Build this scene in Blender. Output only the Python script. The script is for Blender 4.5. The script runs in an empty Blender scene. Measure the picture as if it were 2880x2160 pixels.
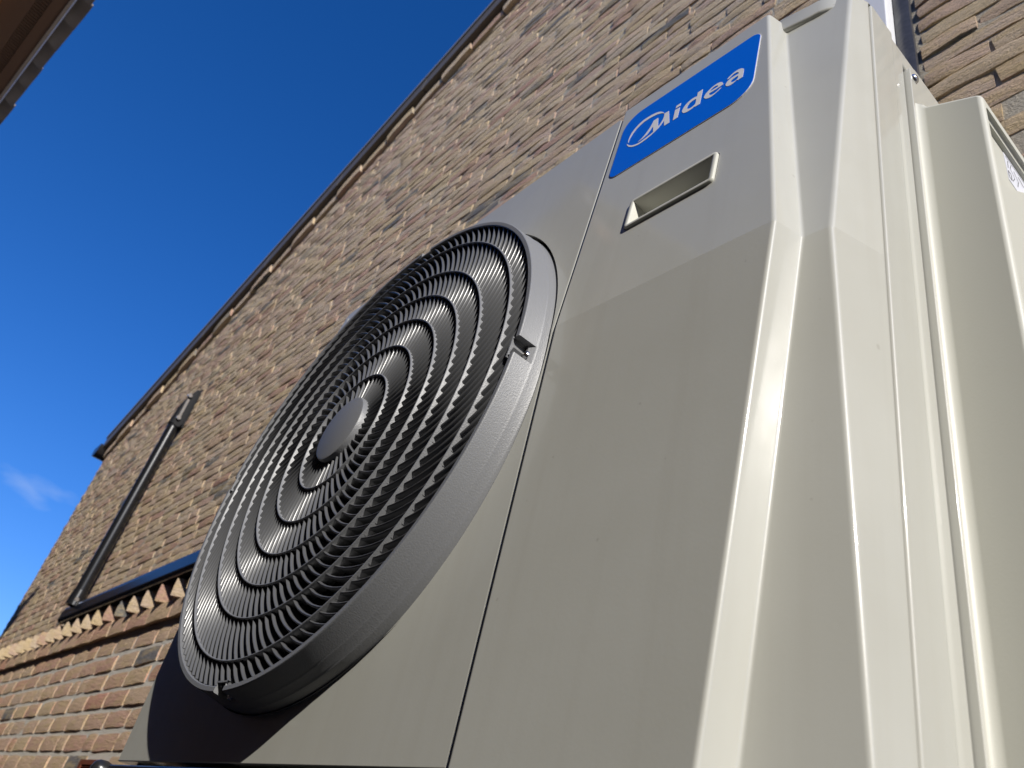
import bpy, bmesh, math, random
from mathutils import Vector, Matrix
from mathutils.geometry import delaunay_2d_cdt
R_ = math.radians
sc = bpy.context.scene
COL = sc.collection

# ------------------------------------------------------------------ camera
cam_d = bpy.data.cameras.new('camera'); cam = bpy.data.objects.new('camera', cam_d); COL.objects.link(cam)
CAM_LOC = Vector((0.4528, -0.3258, -0.0874))
ROWX = Vector((0.6561, 0.7234, 0.2151)).normalized()
ROWZ = Vector((-0.6870, 0.4546, 0.5669)).normalized()
ROWY = ROWZ.cross(ROWX).normalized(); ROWX = ROWY.cross(ROWZ)
cam.matrix_world = Matrix(((ROWX.x, -ROWY.x, -ROWZ.x, CAM_LOC.x), (ROWX.y, -ROWY.y, -ROWZ.y, CAM_LOC.y),
                           (ROWX.z, -ROWY.z, -ROWZ.z, CAM_LOC.z), (0, 0, 0, 1)))
FPX = 2276.34
cam_d.sensor_width = 36.0; cam_d.lens = 36.0 * FPX / 2880.0
cam_d.clip_start = 0.01; cam_d.clip_end = 400
cam_d.dof.use_dof = True; cam_d.dof.focus_distance = 0.80; cam_d.dof.aperture_fstop = 11.0
sc.camera = cam
sc.render.resolution_x, sc.render.resolution_y = 1024, 768

# ------------------------------------------------------------------ sun and sky
SUN = Vector((0.815, -0.305, 0.492)).normalized()          # towards the sun
EL = math.asin(SUN.z); ROT = math.atan2(SUN.x, SUN.y)
w = bpy.data.worlds.new('World'); sc.world = w; w.use_nodes = True
nt = w.node_tree; nt.nodes.clear()
out = nt.nodes.new('ShaderNodeOutputWorld'); bg = nt.nodes.new('ShaderNodeBackground')
sky = nt.nodes.new('ShaderNodeTexSky'); sky.sky_type = 'NISHITA'; sky.sun_disc = False
sky.sun_elevation = EL; sky.sun_rotation = ROT; sky.altitude = 600; sky.air_density = 1.15; sky.dust_density = 0.15; sky.ozone_density = 3.0
hsv = nt.nodes.new('ShaderNodeHueSaturation'); hsv.inputs['Saturation'].default_value = 1.18; hsv.inputs['Value'].default_value = 1.0
tint = nt.nodes.new('ShaderNodeMix'); tint.data_type = 'RGBA'; tint.blend_type = 'MULTIPLY'; tint.inputs['Factor'].default_value = 1.0
tint.inputs['B'].default_value = (0.80, 0.90, 1.30, 1); nt.links.new(sky.outputs[0], tint.inputs['A'])
nt.links.new(tint.outputs['Result'], hsv.inputs['Color'])
# one faint wisp of cloud low in the sky
tc = nt.nodes.new('ShaderNodeTexCoord')
vd = nt.nodes.new('ShaderNodeVectorMath'); vd.operation = 'SUBTRACT'; vd.inputs[1].default_value = (-0.954, 0.078, 0.289)
nt.links.new(tc.outputs['Generated'], vd.inputs[0])
mp = nt.nodes.new('ShaderNodeMapping'); mp.inputs['Scale'].default_value = (20, 20, 52); nt.links.new(vd.outputs[0], mp.inputs['Vector'])
ln = nt.nodes.new('ShaderNodeVectorMath'); ln.operation = 'LENGTH'; nt.links.new(mp.outputs[0], ln.inputs[0])
nz = nt.nodes.new('ShaderNodeTexNoise'); nz.inputs['Scale'].default_value = 1.6; nz.inputs['Detail'].default_value = 6; nt.links.new(mp.outputs[0], nz.inputs['Vector'])
sb = nt.nodes.new('ShaderNodeMath'); sb.operation = 'MULTIPLY_ADD'; sb.inputs[1].default_value = 1.9; sb.inputs[2].default_value = -0.15
nt.links.new(nz.outputs[0], sb.inputs[0])
s2 = nt.nodes.new('ShaderNodeMath'); s2.operation = 'SUBTRACT'; nt.links.new(sb.outputs[0], s2.inputs[0]); nt.links.new(ln.outputs['Value'], s2.inputs[1])
mr = nt.nodes.new('ShaderNodeMapRange'); mr.inputs['From Min'].default_value = 0.0; mr.inputs['From Max'].default_value = 0.9; mr.inputs['To Max'].default_value = 0.20
nt.links.new(s2.outputs[0], mr.inputs['Value'])
mx = nt.nodes.new('ShaderNodeMix'); mx.data_type = 'RGBA'
nt.links.new(mr.outputs[0], mx.inputs['Factor']); nt.links.new(hsv.outputs[0], mx.inputs['A']); mx.inputs['B'].default_value = (5.5, 6.5, 8.0, 1)
nt.links.new(mx.outputs['Result'], bg.inputs['Color']); bg.inputs['Strength'].default_value = 0.113
nt.links.new(bg.outputs[0], out.inputs[0])
sl = bpy.data.lights.new('sun', 'SUN'); sun = bpy.data.objects.new('sun', sl); COL.objects.link(sun)
sl.energy = 4.9; sl.angle = R_(0.5); sl.color = (1.0, 0.955, 0.88)
sun.rotation_euler = SUN.to_track_quat('Z', 'Y').to_euler()
sc.view_settings.view_transform = 'Standard'; sc.view_settings.look = 'None'
sc.view_settings.exposure = 0.0; sc.view_settings.gamma = 1.0; sc.view_settings.use_curve_mapping = False
sc.cycles.max_bounces = 6; sc.cycles.diffuse_bounces = 2

# ------------------------------------------------------------------ materials
def mat(name, col, rough=0.5, spec=0.5, metal=0.0, coat=0.0):
    m = bpy.data.materials.new(name); m.use_nodes = True
    p = m.node_tree.nodes['Principled BSDF']
    p.inputs['Base Color'].default_value = (*col, 1); p.inputs['Roughness'].default_value = rough
    p.inputs['Specular IOR Level'].default_value = spec; p.inputs['Metallic'].default_value = metal
    p.inputs['Coat Weight'].default_value = coat; p.inputs['Coat Roughness'].default_value = 0.08
    return m
def nodes(m): return m.node_tree, m.node_tree.nodes['Principled BSDF']
def coords(t, scale=(1, 1, 1), kind='Object'):
    c = t.nodes.new('ShaderNodeTexCoord'); mpn = t.nodes.new('ShaderNodeMapping'); mpn.inputs['Scale'].default_value = scale
    t.links.new(c.outputs[kind], mpn.inputs['Vector']); return mpn.outputs[0]
def world_pos(t):
    g = t.nodes.new('ShaderNodeNewGeometry'); return g.outputs['Position']
def noise(t, vec, scale, detail=3, rough=0.5):
    n = t.nodes.new('ShaderNodeTexNoise'); n.inputs['Scale'].default_value = scale; n.inputs['Detail'].default_value = detail
    n.inputs['Roughness'].default_value = rough
    if vec: t.links.new(vec, n.inputs['Vector'])
    return n.outputs['Fac']
def ramp(t, fac, stops):
    r = t.nodes.new('ShaderNodeValToRGB'); e = r.color_ramp.elements
    while len(e) < len(stops): e.new(0.5)
    for x, (p, c) in zip(e, stops): x.position = p; x.color = (*c, 1) if len(c) == 3 else c
    t.links.new(fac, r.inputs[0]); return r.outputs[0]
def bump(t, p, h, strength, dist):
    b = t.nodes.new('ShaderNodeBump'); b.inputs['Strength'].default_value = strength; b.inputs['Distance'].default_value = dist
    t.links.new(h, b.inputs['Height']); t.links.new(b.outputs[0], p.inputs['Normal']); return b
def mixc(t, fac, a, b, mode='MIX'):
    x = t.nodes.new('ShaderNodeMix'); x.data_type = 'RGBA'; x.blend_type = mode
    for s, v in (('Factor', fac), ('A', a), ('B', b)):
        if hasattr(v, 'is_output'): t.links.new(v, x.inputs[s])
        elif isinstance(v, (int, float)): x.inputs[s].default_value = v
        else: x.inputs[s].default_value = (*v, 1)
    return x.outputs['Result']
def math_n(t, op, a, b=None):
    x = t.nodes.new('ShaderNodeMath'); x.operation = op
    for i, v in enumerate((a, b)):
        if v is None: continue
        if hasattr(v, 'is_output'): t.links.new(v, x.inputs[i])
        else: x.inputs[i].default_value = v
    return x.outputs[0]

PAINT = mat('cream_paint', (0.53, 0.527, 0.475), 0.36, 0.5, coat=0.6)
t, p = nodes(PAINT)
wp = world_pos(t)
dust = noise(t, wp, 9, 5, 0.6)
t.links.new(mixc(t, ramp(t, dust, [(0.35, (0, 0, 0)), (0.75, (1, 1, 1))]), (0.53, 0.527, 0.475), (0.505, 0.50, 0.445)), p.inputs['Base Color'])
c0 = p.inputs['Base Color'].links[0].from_socket
ms = t.nodes.new('ShaderNodeMapping'); ms.inputs['Scale'].default_value = (55, 55, 1.6); t.links.new(wp, ms.inputs['Vector'])
strk = ramp(t, noise(t, ms.outputs[0], 1.0, 5, 0.6), [(0.48, (0, 0, 0)), (0.80, (1, 1, 1))])
c1 = mixc(t, math_n(t, 'MULTIPLY', strk, 0.22), c0, (0.42, 0.40, 0.34))
dot = ramp(t, noise(t, wp, 115, 1, 0.4), [(0.80, (0, 0, 0)), (0.83, (1, 1, 1))])
c2 = mixc(t, math_n(t, 'MULTIPLY', dot, 0.3), c1, (0.25, 0.22, 0.18))
t.links.new(c2, p.inputs['Base Color'])
spk = noise(t, wp, 420, 2)
t.links.new(ramp(t, noise(t, wp, 30, 4, 0.65), [(0.3, (0.32,) * 3), (0.75, (0.44,) * 3)]), p.inputs['Roughness'])
bump(t, p, spk, 0.07, 0.0005)

COVER = mat('cream_plastic', (0.60, 0.595, 0.525), 0.42, 0.5)
t, p = nodes(COVER); bump(t, p, noise(t, world_pos(t), 600, 2), 0.08, 0.0006)

GRILLE = mat('charcoal_plastic', (0.20, 0.203, 0.21), 0.45, 0.8)
t, p = nodes(GRILLE)
g1 = noise(t, world_pos(t), 700, 3, 0.6); bump(t, p, g1, 0.35, 0.0008)
VANE = mat('charcoal_vane_plastic', (0.105, 0.107, 0.112), 0.30, 1.0)
BLACK = mat('black_interior', (0.012, 0.012, 0.013), 0.6, 0.3)
BLADE = mat('black_fan_blade', (0.02, 0.02, 0.022), 0.4, 0.4)
TRAY = mat('black_steel', (0.02, 0.02, 0.022), 0.25, 0.5)
RUBBER = mat('black_rubber', (0.02, 0.02, 0.022), 0.28, 0.5)
STEEL = mat('zinc_screw', (0.75, 0.74, 0.72), 0.22, 0.5, metal=1.0)
BLUE = mat('blue_badge', (0.0, 0.14, 0.80), 0.35, 0.4)
WHITEINK = mat('white_lettering', (0.80, 0.80, 0.84), 0.4, 0.4)
STICKER = mat('white_sticker', (0.78, 0.79, 0.86), 0.4, 0.4)
INK = mat('black_ink', (0.06, 0.06, 0.07), 0.5, 0.3)

def brick_mat(name, palette, mortar_tint=0.0):
    m = mat(name, (0.4, 0.3, 0.2), 0.9, 0.2); t, p = nodes(m)
    g = t.nodes.new('ShaderNodeNewGeometry'); oi = t.nodes.new('ShaderNodeObjectInfo')
    rnd = math_n(t, 'FRACT', math_n(t, 'ADD', math_n(t, 'MULTIPLY', g.outputs['Random Per Island'], 0.999), math_n(t, 'MULTIPLY', oi.outputs['Random'], 7.31)))
    pos = g.outputs['Position']
    base = ramp(t, rnd, palette); t.nodes[-1].color_ramp.interpolation = 'LINEAR'
    mp1 = t.nodes.new('ShaderNodeMapping'); mp1.inputs['Scale'].default_value = (0.45, 1, 1.9); t.links.new(pos, mp1.inputs['Vector'])
    n1 = noise(t, mp1.outputs[0], 26, 5, 0.65)
    ochre = ramp(t, n1, [(0.44, (0, 0, 0)), (0.62, (1, 1, 1))])
    c = mixc(t, math_n(t, 'MULTIPLY', ochre, 0.62), base, (0.62, 0.47, 0.25))
    n2 = noise(t, mp1.outputs[0], 17, 6, 0.7)
    soot = ramp(t, n2, [(0.64, (0, 0, 0)), (0.84, (1, 1, 1))])
    c = mixc(t, math_n(t, 'MULTIPLY', soot, 0.5), c, (0.11, 0.105, 0.095))
    fine = noise(t, pos, 330, 4, 0.7)
    c = mixc(t, 1.0, c, ramp(t, fine, [(0.25, (0.62,) * 3), (0.5, (1.02,) * 3), (0.8, (1.3, 1.27, 1.18))]), 'MULTIPLY')
    t.links.new(c, p.inputs['Base Color'])
    h = math_n(t, 'ADD', math_n(t, 'MULTIPLY', noise(t, mp1.outputs[0], 60, 6, 0.72), 1.0), math_n(t, 'MULTIPLY', fine, 0.35))
    bump(t, p, h, 1.0, 0.009)
    return m
PAL = [(0.0, (0.52, 0.31, 0.24)), (0.14, (0.65, 0.485, 0.37)), (0.3, (0.65, 0.50, 0.31)), (0.46, (0.64, 0.51, 0.39)), (0.6, (0.51, 0.31, 0.24)),
       (0.72, (0.65, 0.53, 0.37)), (0.84, (0.61, 0.45, 0.345)), (0.95, (0.65, 0.53, 0.36)), (0.97, (0.17, 0.17, 0.17)), (1.0, (0.20, 0.195, 0.19))]
PAL2 = [(0.0, (0.62, 0.33, 0.24)), (0.2, (0.68, 0.47, 0.33)), (0.4, (0.69, 0.52, 0.34)), (0.55, (0.62, 0.37, 0.28)), (0.75, (0.68, 0.51, 0.36)),
        (0.9, (0.65, 0.43, 0.32)), (0.955, (0.60, 0.47, 0.35)), (0.975, (0.20, 0.19, 0.19)), (1.0, (0.22, 0.21, 0.21))]
BRICK = brick_mat('old_yellow_red_brick', PAL)
BRICK2 = brick_mat('orange_red_brick', PAL2)
def mortar_mat(name, a, b):
    m = mat(name, a, 0.95, 0.1); t, p = nodes(m); pos = world_pos(t)
    t.links.new(mixc(t, noise(t, pos, 14, 6, 0.7), a, b), p.inputs['Base Color'])
    bump(t, p, noise(t, pos, 180, 5, 0.7), 0.9, 0.006); return m
MORTAR = mortar_mat('brown_grey_mortar', (0.42, 0.375, 0.30), (0.58, 0.525, 0.43))
MORTAR2 = mortar_mat('pale_mortar', (0.58, 0.54, 0.46), (0.74, 0.70, 0.62))
TRIM = mat('dark_brown_verge_trim', (0.13, 0.11, 0.085), 0.5, 0.4)
TRIMTOP = mat('grey_verge_cap', (0.30, 0.29, 0.27), 0.5, 0.4)
AWN = mat('black_powder_coat', (0.010, 0.0105, 0.012), 0.27, 0.45)
AWNMAT = mat('matt_black_bracket', (0.012, 0.012, 0.013), 0.6, 0.25)
DUCT = mat('white_pvc', (0.82, 0.82, 0.83), 0.4, 0.5)
ANTHRA = mat('anthracite_strip', (0.045, 0.045, 0.05), 0.45, 0.5)
t, p = nodes(ANTHRA); bump(t, p, noise(t, world_pos(t), 14, 3), 0.4, 0.02)
NBRICK = mat('dark_brown_brick', (0.11, 0.075, 0.055), 0.9, 0.2)
WOOD = mat('brown_soffit_board', (0.36, 0.265, 0.22), 0.7, 0.3)
BEAM = mat('orange_brown_wood', (0.50, 0.24, 0.10), 0.6, 0.3)
TILE = mat('weathered_roof_tile', (0.14, 0.115, 0.09), 0.85, 0.2)
t, p = nodes(TILE); t.links.new(mixc(t, noise(t, world_pos(t), 8, 5), (0.22, 0.18, 0.14), (0.42, 0.35, 0.27)), p.inputs['Base Color'])
GREYTRIM = mat('pale_grey_fascia', (0.80, 0.80, 0.82), 0.5, 0.4)
VENTBROWN = mat('red_brown_vent', (0.20, 0.06, 0.03), 0.35, 0.5)
PAVE = mat('brown_paving', (0.17, 0.12, 0.085), 0.9, 0.2)
t, p = nodes(PAVE)
bt = t.nodes.new('ShaderNodeTexBrick'); bt.inputs['Scale'].default_value = 5
bt.inputs['Color1'].default_value = (0.19, 0.13, 0.09, 1); bt.inputs['Color2'].default_value = (0.14, 0.10, 0.075, 1); bt.inputs['Mortar'].default_value = (0.08, 0.07, 0.06, 1)
t.links.new(world_pos(t), bt.inputs['Vector']); t.links.new(bt.outputs[0], p.inputs['Base Color'])

# ------------------------------------------------------------------ mesh helpers
class MB:
    def __init__(s): s.v = []; s.f = []
    def add(s, vs, fs):
        o = len(s.v); s.v += [tuple(x) for x in vs]; s.f += [tuple(i + o for i in q) for q in fs]; return o
    def box(s, a, b):
        (x0, y0, z0), (x1, y1, z1) = a, b
        s.add([(x0, y0, z0), (x1, y0, z0), (x1, y1, z0), (x0, y1, z0), (x0, y0, z1), (x1, y0, z1), (x1, y1, z1), (x0, y1, z1)],
              [(0, 3, 2, 1), (4, 5, 6, 7), (0, 1, 5, 4), (1, 2, 6, 5), (2, 3, 7, 6), (3, 0, 4, 7)])
    def prism(s, poly, fn0, fn1):
        n = len(poly); s.add([fn0(*q) for q in poly] + [fn1(*q) for q in poly],
              [tuple(range(n)), tuple(range(2 * n - 1, n - 1, -1))] + [(i, i + n, (i + 1) % n + n, (i + 1) % n) for i in range(n)])
    def loft(s, rows, close=False):
        n = len(rows[0]); o = len(s.v)
        for r in rows: s.v += [tuple(x) for x in r]
        for i in range(len(rows) - 1):
            for j in range(n if close else n - 1):
                k = (j + 1) % n
                s.f.append((o + i * n + j, o + i * n + k, o + (i + 1) * n + k, o + (i + 1) * n + j))
    def tube(s, a, b, r, seg=14, cap=True, r2=None):
        a = Vector(a); b = Vector(b); d = (b - a).normalized(); u = d.orthogonal().normalized(); v = d.cross(u)
        r2 = r if r2 is None else r2
        ra = [a + (u * math.cos(q) + v * math.sin(q)) * r for q in [2 * math.pi * i / seg for i in range(seg)]]
        rb = [b + (u * math.cos(q) + v * math.sin(q)) * r2 for q in [2 * math.pi * i / seg for i in range(seg)]]
        o = len(s.v); s.v += [tuple(x) for x in ra + rb]
        s.f += [(o + i, o + (i + 1) % seg, o + seg + (i + 1) % seg, o + seg + i) for i in range(seg)]
        if cap: s.f += [tuple(range(o + seg - 1, o - 1, -1)), tuple(range(o + seg, o + 2 * seg))]
    def lathe(s, prof, a0, a1, seg, axis=None):
        full = abs(a1 - a0) > 2 * math.pi - 1e-6; n = seg if full else seg + 1
        rows = [[(r * math.cos(a0 + (a1 - a0) * i / seg), r * math.sin(a0 + (a1 - a0) * i / seg), h) for i in range(n)] for r, h in prof]
        s.loft(rows, close=full)
    def mesh(s, name, smooth=None):
        me = bpy.data.meshes.new(name); me.from_pydata(s.v, [], s.f); me.update()
        bm = bmesh.new(); bm.from_mesh(me); bmesh.ops.remove_doubles(bm, verts=bm.verts, dist=1e-6); bmesh.ops.recalc_face_normals(bm, faces=bm.faces)
        bm.to_mesh(me); bm.free()
        if smooth is not None: me.shade_smooth(); me.set_sharp_from_angle(angle=R_(smooth))
        return me
    def build(s, name, m, parent=None, smooth=None, bevel=None, wn=False):
        o = bpy.data.objects.new(name, s.mesh(name, smooth)); COL.objects.link(o); o.data.materials.append(m)
        if parent: o.parent = parent
        if bevel:
            b = o.modifiers.new('bevel', 'BEVEL'); b.width = bevel[0]; b.segments = bevel[1]; b.limit_method = 'ANGLE'; b.angle_limit = R_(bevel[2] if len(bevel) > 2 else 30)
            b.harden_normals = False
            if smooth is None: o.data.shade_smooth()
        if wn or bevel:
            x = o.modifiers.new('weighted', 'WEIGHTED_NORMAL'); x.keep_sharp = True; x.weight = 100
        return o
def empty(name, loc=(0, 0, 0)):
    o = bpy.data.objects.new(name, None); COL.objects.link(o); o.location = loc; o.empty_display_size = 0.1; return o
def tag(o, label=None, cat=None, group=None, kind=None):
    for k, v in (('label', label), ('category', cat), ('group', group), ('kind', kind)):
        if v: o[k] = v
    return o
def inst(name, me, parent=None, m=None):
    o = bpy.data.objects.new(name, me); COL.objects.link(o)
    if parent: o.parent = parent
    return o
def inside(pt, poly):
    x, y = pt; r = False; n = len(poly)
    for i in range(n):
        (x0, y0), (x1, y1) = poly[i], poly[(i + 1) % n]
        if (y0 > y) != (y1 > y) and x < (x1 - x0) * (y - y0) / (y1 - y0) + x0: r = not r
    return r
def cdt(outer, holes=(), extra=()):
    vs = []; es = []
    for lp in [outer] + list(holes):
        o = len(vs); n = len(lp); vs += [Vector(q) for q in lp]; es += [(o + i, o + (i + 1) % n) for i in range(n)]
    for seg in extra:
        o = len(vs); vs += [Vector(q) for q in seg]; es += [(o + i, o + i + 1) for i in range(len(seg) - 1)]
    V, E, F, *_ = delaunay_2d_cdt(vs, es, [], 1, 1e-7)
    F2 = []
    for f in F:
        cx = sum(V[i].x for i in f) / len(f); cy = sum(V[i].y for i in f) / len(f)
        if inside((cx, cy), outer) and not any(inside((cx, cy), h) for h in holes): F2.append(tuple(f))
    return [tuple(v) for v in V], F2
def offset(poly, d):                                       # inward for counter-clockwise polygons
    n = len(poly); r = []
    for i in range(n):
        p0, p1, p2 = Vector(poly[i - 1]), Vector(poly[i]), Vector(poly[(i + 1) % n])
        e1 = (p1 - p0).normalized(); e2 = (p2 - p1).normalized()
        n1 = Vector((-e1.y, e1.x)); n2 = Vector((-e2.y, e2.x)); b = (n1 + n2); b = b / max(b.dot(n1), 0.2) if b.length > 1e-6 else n1
        r.append(tuple(p1 + b * d))
    return r
def rounded_rect(x0, x1, z0, z1, r, n=5):
    rr = r if isinstance(r, (tuple, list)) else (r,) * 4      # bl br tr tl
    out_ = []
    for (cx, cz, a, q) in ((x0, z0, 180, rr[0]), (x1, z0, 270, rr[1]), (x1, z1, 0, rr[2]), (x0, z1, 90, rr[3])):
        ox = cx + q * (1 if cx == x0 else -1); oz = cz + q * (1 if cz == z0 else -1)
        out_ += [(ox + q * math.cos(R_(a + 90 * i / n)), oz + q * math.sin(R_(a + 90 * i / n))) for i in range(n + 1)]
    return out_
def fillet(pts, rads, n=6):                                # plan polyline with rounded corners
    o = []
    for i, p in enumerate(pts):
        if i in (0, len(pts) - 1) or not rads[i]: o.append(Vector(p)); continue
        p = Vector(p); a = (Vector(pts[i - 1]) - p); b = (Vector(pts[i + 1]) - p); tl = min(rads[i], a.length * 0.45, b.length * 0.45)
        A = p + a.normalized() * tl; B = p + b.normalized() * tl
        for k in range(n + 1):
            u = k / n; o.append(A * (1 - u) ** 2 + p * 2 * u * (1 - u) + B * u * u)
    return o

# ================================================================== setting: ground
g = MB(); g.add([(-60, -60, -0.62), (60, -60, -0.62), (60, 60, -0.62), (-60, 60, -0.62)], [(0, 1, 2, 3)])
tag(g.build('ground', PAVE), kind='structure')

# ================================================================== gable house behind the heat pump
YW = 0.45                                                   # front of the brickwork
XL = -5.42                                                  # left corner of the gable wall
XR = 2.6
BAND0, BAND1 = 0.545, 0.665                                 # projecting course and dog-tooth course
def zroof(x): return 3.4751 + (x + 1.5906) * (3.4751 - 2.2936) / (-1.5906 + 5.3054)
house = empty('gable_house', (-2.5, YW, -0.62))
HB = Vector((-2.5, YW, -0.62))
def local(mb): mb.v = [tuple(Vector(v) - HB) for v in mb.v]; return mb
TRIM_H, ROW_H = 0.105, 0.080
XPEAK = 0.6
def ztop(x): return zroof(x) if x <= XPEAK else zroof(XPEAK) - (x - XPEAK) * 0.318
# mortar bed: upper and lower wall
mw = MB()
up = [(XL, 0.60), (XR, 0.60), (XR, ztop(XR) - 0.03), (XPEAK, ztop(XPEAK) - 0.03), (XL, ztop(XL) - 0.03)]
mw.prism(up, lambda x, z: (x, YW + 0.0050, z), lambda x, z: (x, YW + 0.30, z))
local(mw).build('wall', MORTAR, house)
ml = MB(); ml.box((XL, YW + 0.0050, -0.62), (XR, YW + 0.30, 0.5995)); local(ml).build('lower_wall', MORTAR2, house)

random.seed(7)
def brick_mesh(name, L, H, D, m, rough=0.0035, nx=5, nz=3):
    mb = MB(); ex = 0.006
    front = []
    for j in range(nz):
        for i in range(nx):
            u, v = i / (nx - 1), j / (nz - 1)
            edge = (i in (0, nx - 1)) + (j in (0, nz - 1))
            y = [random.uniform(-rough, rough * 0.3), 0.0012 + random.uniform(-0.001, 0.0012), 0.0032 + random.uniform(-0.001, 0.002)][edge]
            front.append(((u - 0.5) * L + random.uniform(-1, 1) * 0.0022, y, (v - 0.5) * H + random.uniform(-1, 1) * 0.0020))
    back = []
    for j in range(nz):
        for i in range(nx):
            if i in (0, nx - 1) or j in (0, nz - 1):
                x, y, z = front[j * nx + i]; back.append(((j, i), (x, D, z)))
    idx = {k: nx * nz + q for q, (k, _) in enumerate(back)}
    fs = [(j * nx + i, j * nx + i + 1, (j + 1) * nx + i + 1, (j + 1) * nx + i) for j in range(nz - 1) for i in range(nx - 1)]
    loop = [(0, i) for i in range(nx)] + [(j, nx - 1) for j in range(1, nz)] + [(nz - 1, i) for i in range(nx - 2, -1, -1)] + [(j, 0) for j in range(nz - 2, 0, -1)]
    for a, b in zip(loop, loop[1:] + loop[:1]): fs.append((a[0] * nx + a[1], idx[a], idx[b], b[0] * nx + b[1]))
    mb.add(front + [q for _, q in back], fs)
    me = mb.mesh(name, 50); me.materials.append(m); return me
def proj(P):
    d = Vector(P) - CAM_LOC; zc_ = d.dot(ROWZ)
    if zc_ < 0.05: return None
    return (1440 + FPX * d.dot(ROWX) / zc_, 1080 + FPX * d.dot(ROWY) / zc_)
def seen_size(c, hx, hz):
    q = [proj((c[0] + a * hx, c[1], c[2] + b * hz)) for a, b in ((-1, -1), (1, -1), (1, 1), (-1, 1))]
    if any(k is None for k in q): return 0
    cx = sum(k[0] for k in q) / 4; cy = sum(k[1] for k in q) / 4
    if not (-60 < cx < 2940 and -60 < cy < 2220): return 0
    return abs(sum(q[i][0] * q[(i + 1) % 4][1] - q[(i + 1) % 4][0] * q[i][1] for i in range(4))) / 2
def hidden(c):                                              # behind the heat pump as the photograph shows it
    d = Vector(c) - CAM_LOC
    for yy, x0, x1, z1 in ((0.0, -0.62, 0.18, 0.66), (0.10, -0.62, 0.22, 0.66)):
        k = (yy - CAM_LOC.y) / d.y; P = CAM_LOC + d * k
        if x0 < P.x < x1 and -0.3 < P.z < z1: return True
    return False

CH_U, CL_U, CH_L, CL_L = 0.0385, 0.168, 0.0655, 0.212
VU = [brick_mesh('brick', CL_U - 0.007, CH_U - 0.0062, 0.03, BRICK, 0.0035) for _ in range(14)]
VL = [brick_mesh('brick', CL_L - 0.015, CH_L - 0.0165, 0.03, BRICK2, 0.003) for _ in range(12)]
bricks = []                                                 # (size, variants, centre, half length scale)
DUCT_L, STRIP_R = 0.072, 0.160
row = 0; z = 0.672
while z < ztop(XPEAK):
    zc_ = z + CH_U / 2; x = XL + (0 if row % 2 else -CL_U / 2) + random.uniform(-0.015, 0.015)
    if row % 5 == 2: x += CL_U / 4
    while x < XR:
        L = CL_U * random.choice((1, 1, 1, 1, 0.98, 1.02, 0.52))
        a, b = x, x + L; x += L
        for lo, hi in ((XL, 0.075),):
            a2, b2 = max(a, lo), min(b, hi)
            if b2 - a2 < 0.035: continue
            cx = (a2 + b2) / 2
            if zc_ > ztop(cx) - TRIM_H - ROW_H + 0.012: continue
            c = (cx, YW + random.uniform(-0.0015, 0.0025), zc_ + random.uniform(-0.0012, 0.0012))
            sz = seen_size(c, (b2 - a2) / 2, CH_U / 2)
            if sz < 1 and cx > -2.0: continue               # never in view: the mortar bed alone stands there
            bricks.append((0 if hidden(c) else sz, VU, c, (b2 - a2) / CL_U))
    z += CH_U; row += 1
row = 0; z = 0.672
while z < 1.9:                                              # brickwork right of the strip: half and whole bricks by turns
    x = STRIP_R; k = 0
    while x < 0.75:
        L = CL_U * ((0.54 if row % 2 else 0.99) if k == 0 else 1.0) + random.uniform(-0.006, 0.006)
        c = (x + L / 2, YW + random.uniform(-0.002, 0.003), z + CH_U / 2 + random.uniform(-0.0015, 0.0015))
        if z > 0.75: bricks.append((seen_size(c, L / 2, CH_U / 2), VU, c, L / CL_U))
        x += L; k += 1
    z += CH_U; row += 1
row = 0; z = BAND0 - 0.012 - CH_L
while z > -0.25:
    zc_ = z + CH_L / 2; x = XL + (0 if row % 2 else -CL_L / 2) + random.uniform(-0.01, 0.01)
    while x < -0.7:
        L = CL_L * random.choice((1, 1, 1, 1, 1, 0.5)); a, b = x, x + L; x += L
        if b < XL + 0.04: continue
        a = max(a, XL); cx = (a + b) / 2
        if -2.46 < cx + 0.0 < -2.22 and 0.02 < zc_ < 0.125: continue     # the vent grille sits here
        c = (cx, YW + random.uniform(-0.002, 0.002), zc_ + random.uniform(-0.001, 0.001))
        bricks.append((0 if hidden(c) else seen_size(c, (b - a) / 2, CH_L / 2), VL, c, (b - a) / CL_L))
    z -= CH_L; row += 1
# header course under the teeth (projecting) and the dog-tooth course
hb = [brick_mesh('brick', 0.2, 0.058, 0.06, BRICK2, 0.003) for _ in range(6)]
x = XL
while x < -0.7:
    c = (x + 0.105, YW - 0.016, BAND0 + 0.031)
    bricks.append((0 if hidden(c) else seen_size(c, 0.1, 0.03), hb, c, 1.0)); x += 0.21
tooth = [brick_mesh('brick', 0.098, 0.058, 0.098, BRICK, 0.003, 4, 3) for _ in range(6)]
x = XL; teeth = []
while x < -0.7:
    c = (x + 0.07, YW - 0.006, BAND0 + 0.062 + 0.032)
    teeth.append((0 if hidden(c) else seen_size(c, 0.06, 0.03), tooth, c, 1.0)); x += 0.142
order = sorted(range(len(bricks)), key=lambda i: -bricks[i][0])
teeth_keep = sorted(teeth, key=lambda b: -b[0])[:26]
single = set(order[:300 - len(teeth_keep)])
mass = {}
def into_mass(me, M, key):
    mb = mass.setdefault(key, MB()); mb.add([M @ v.co for v in me.vertices], [tuple(p.vertices) for p in me.polygons])
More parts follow.
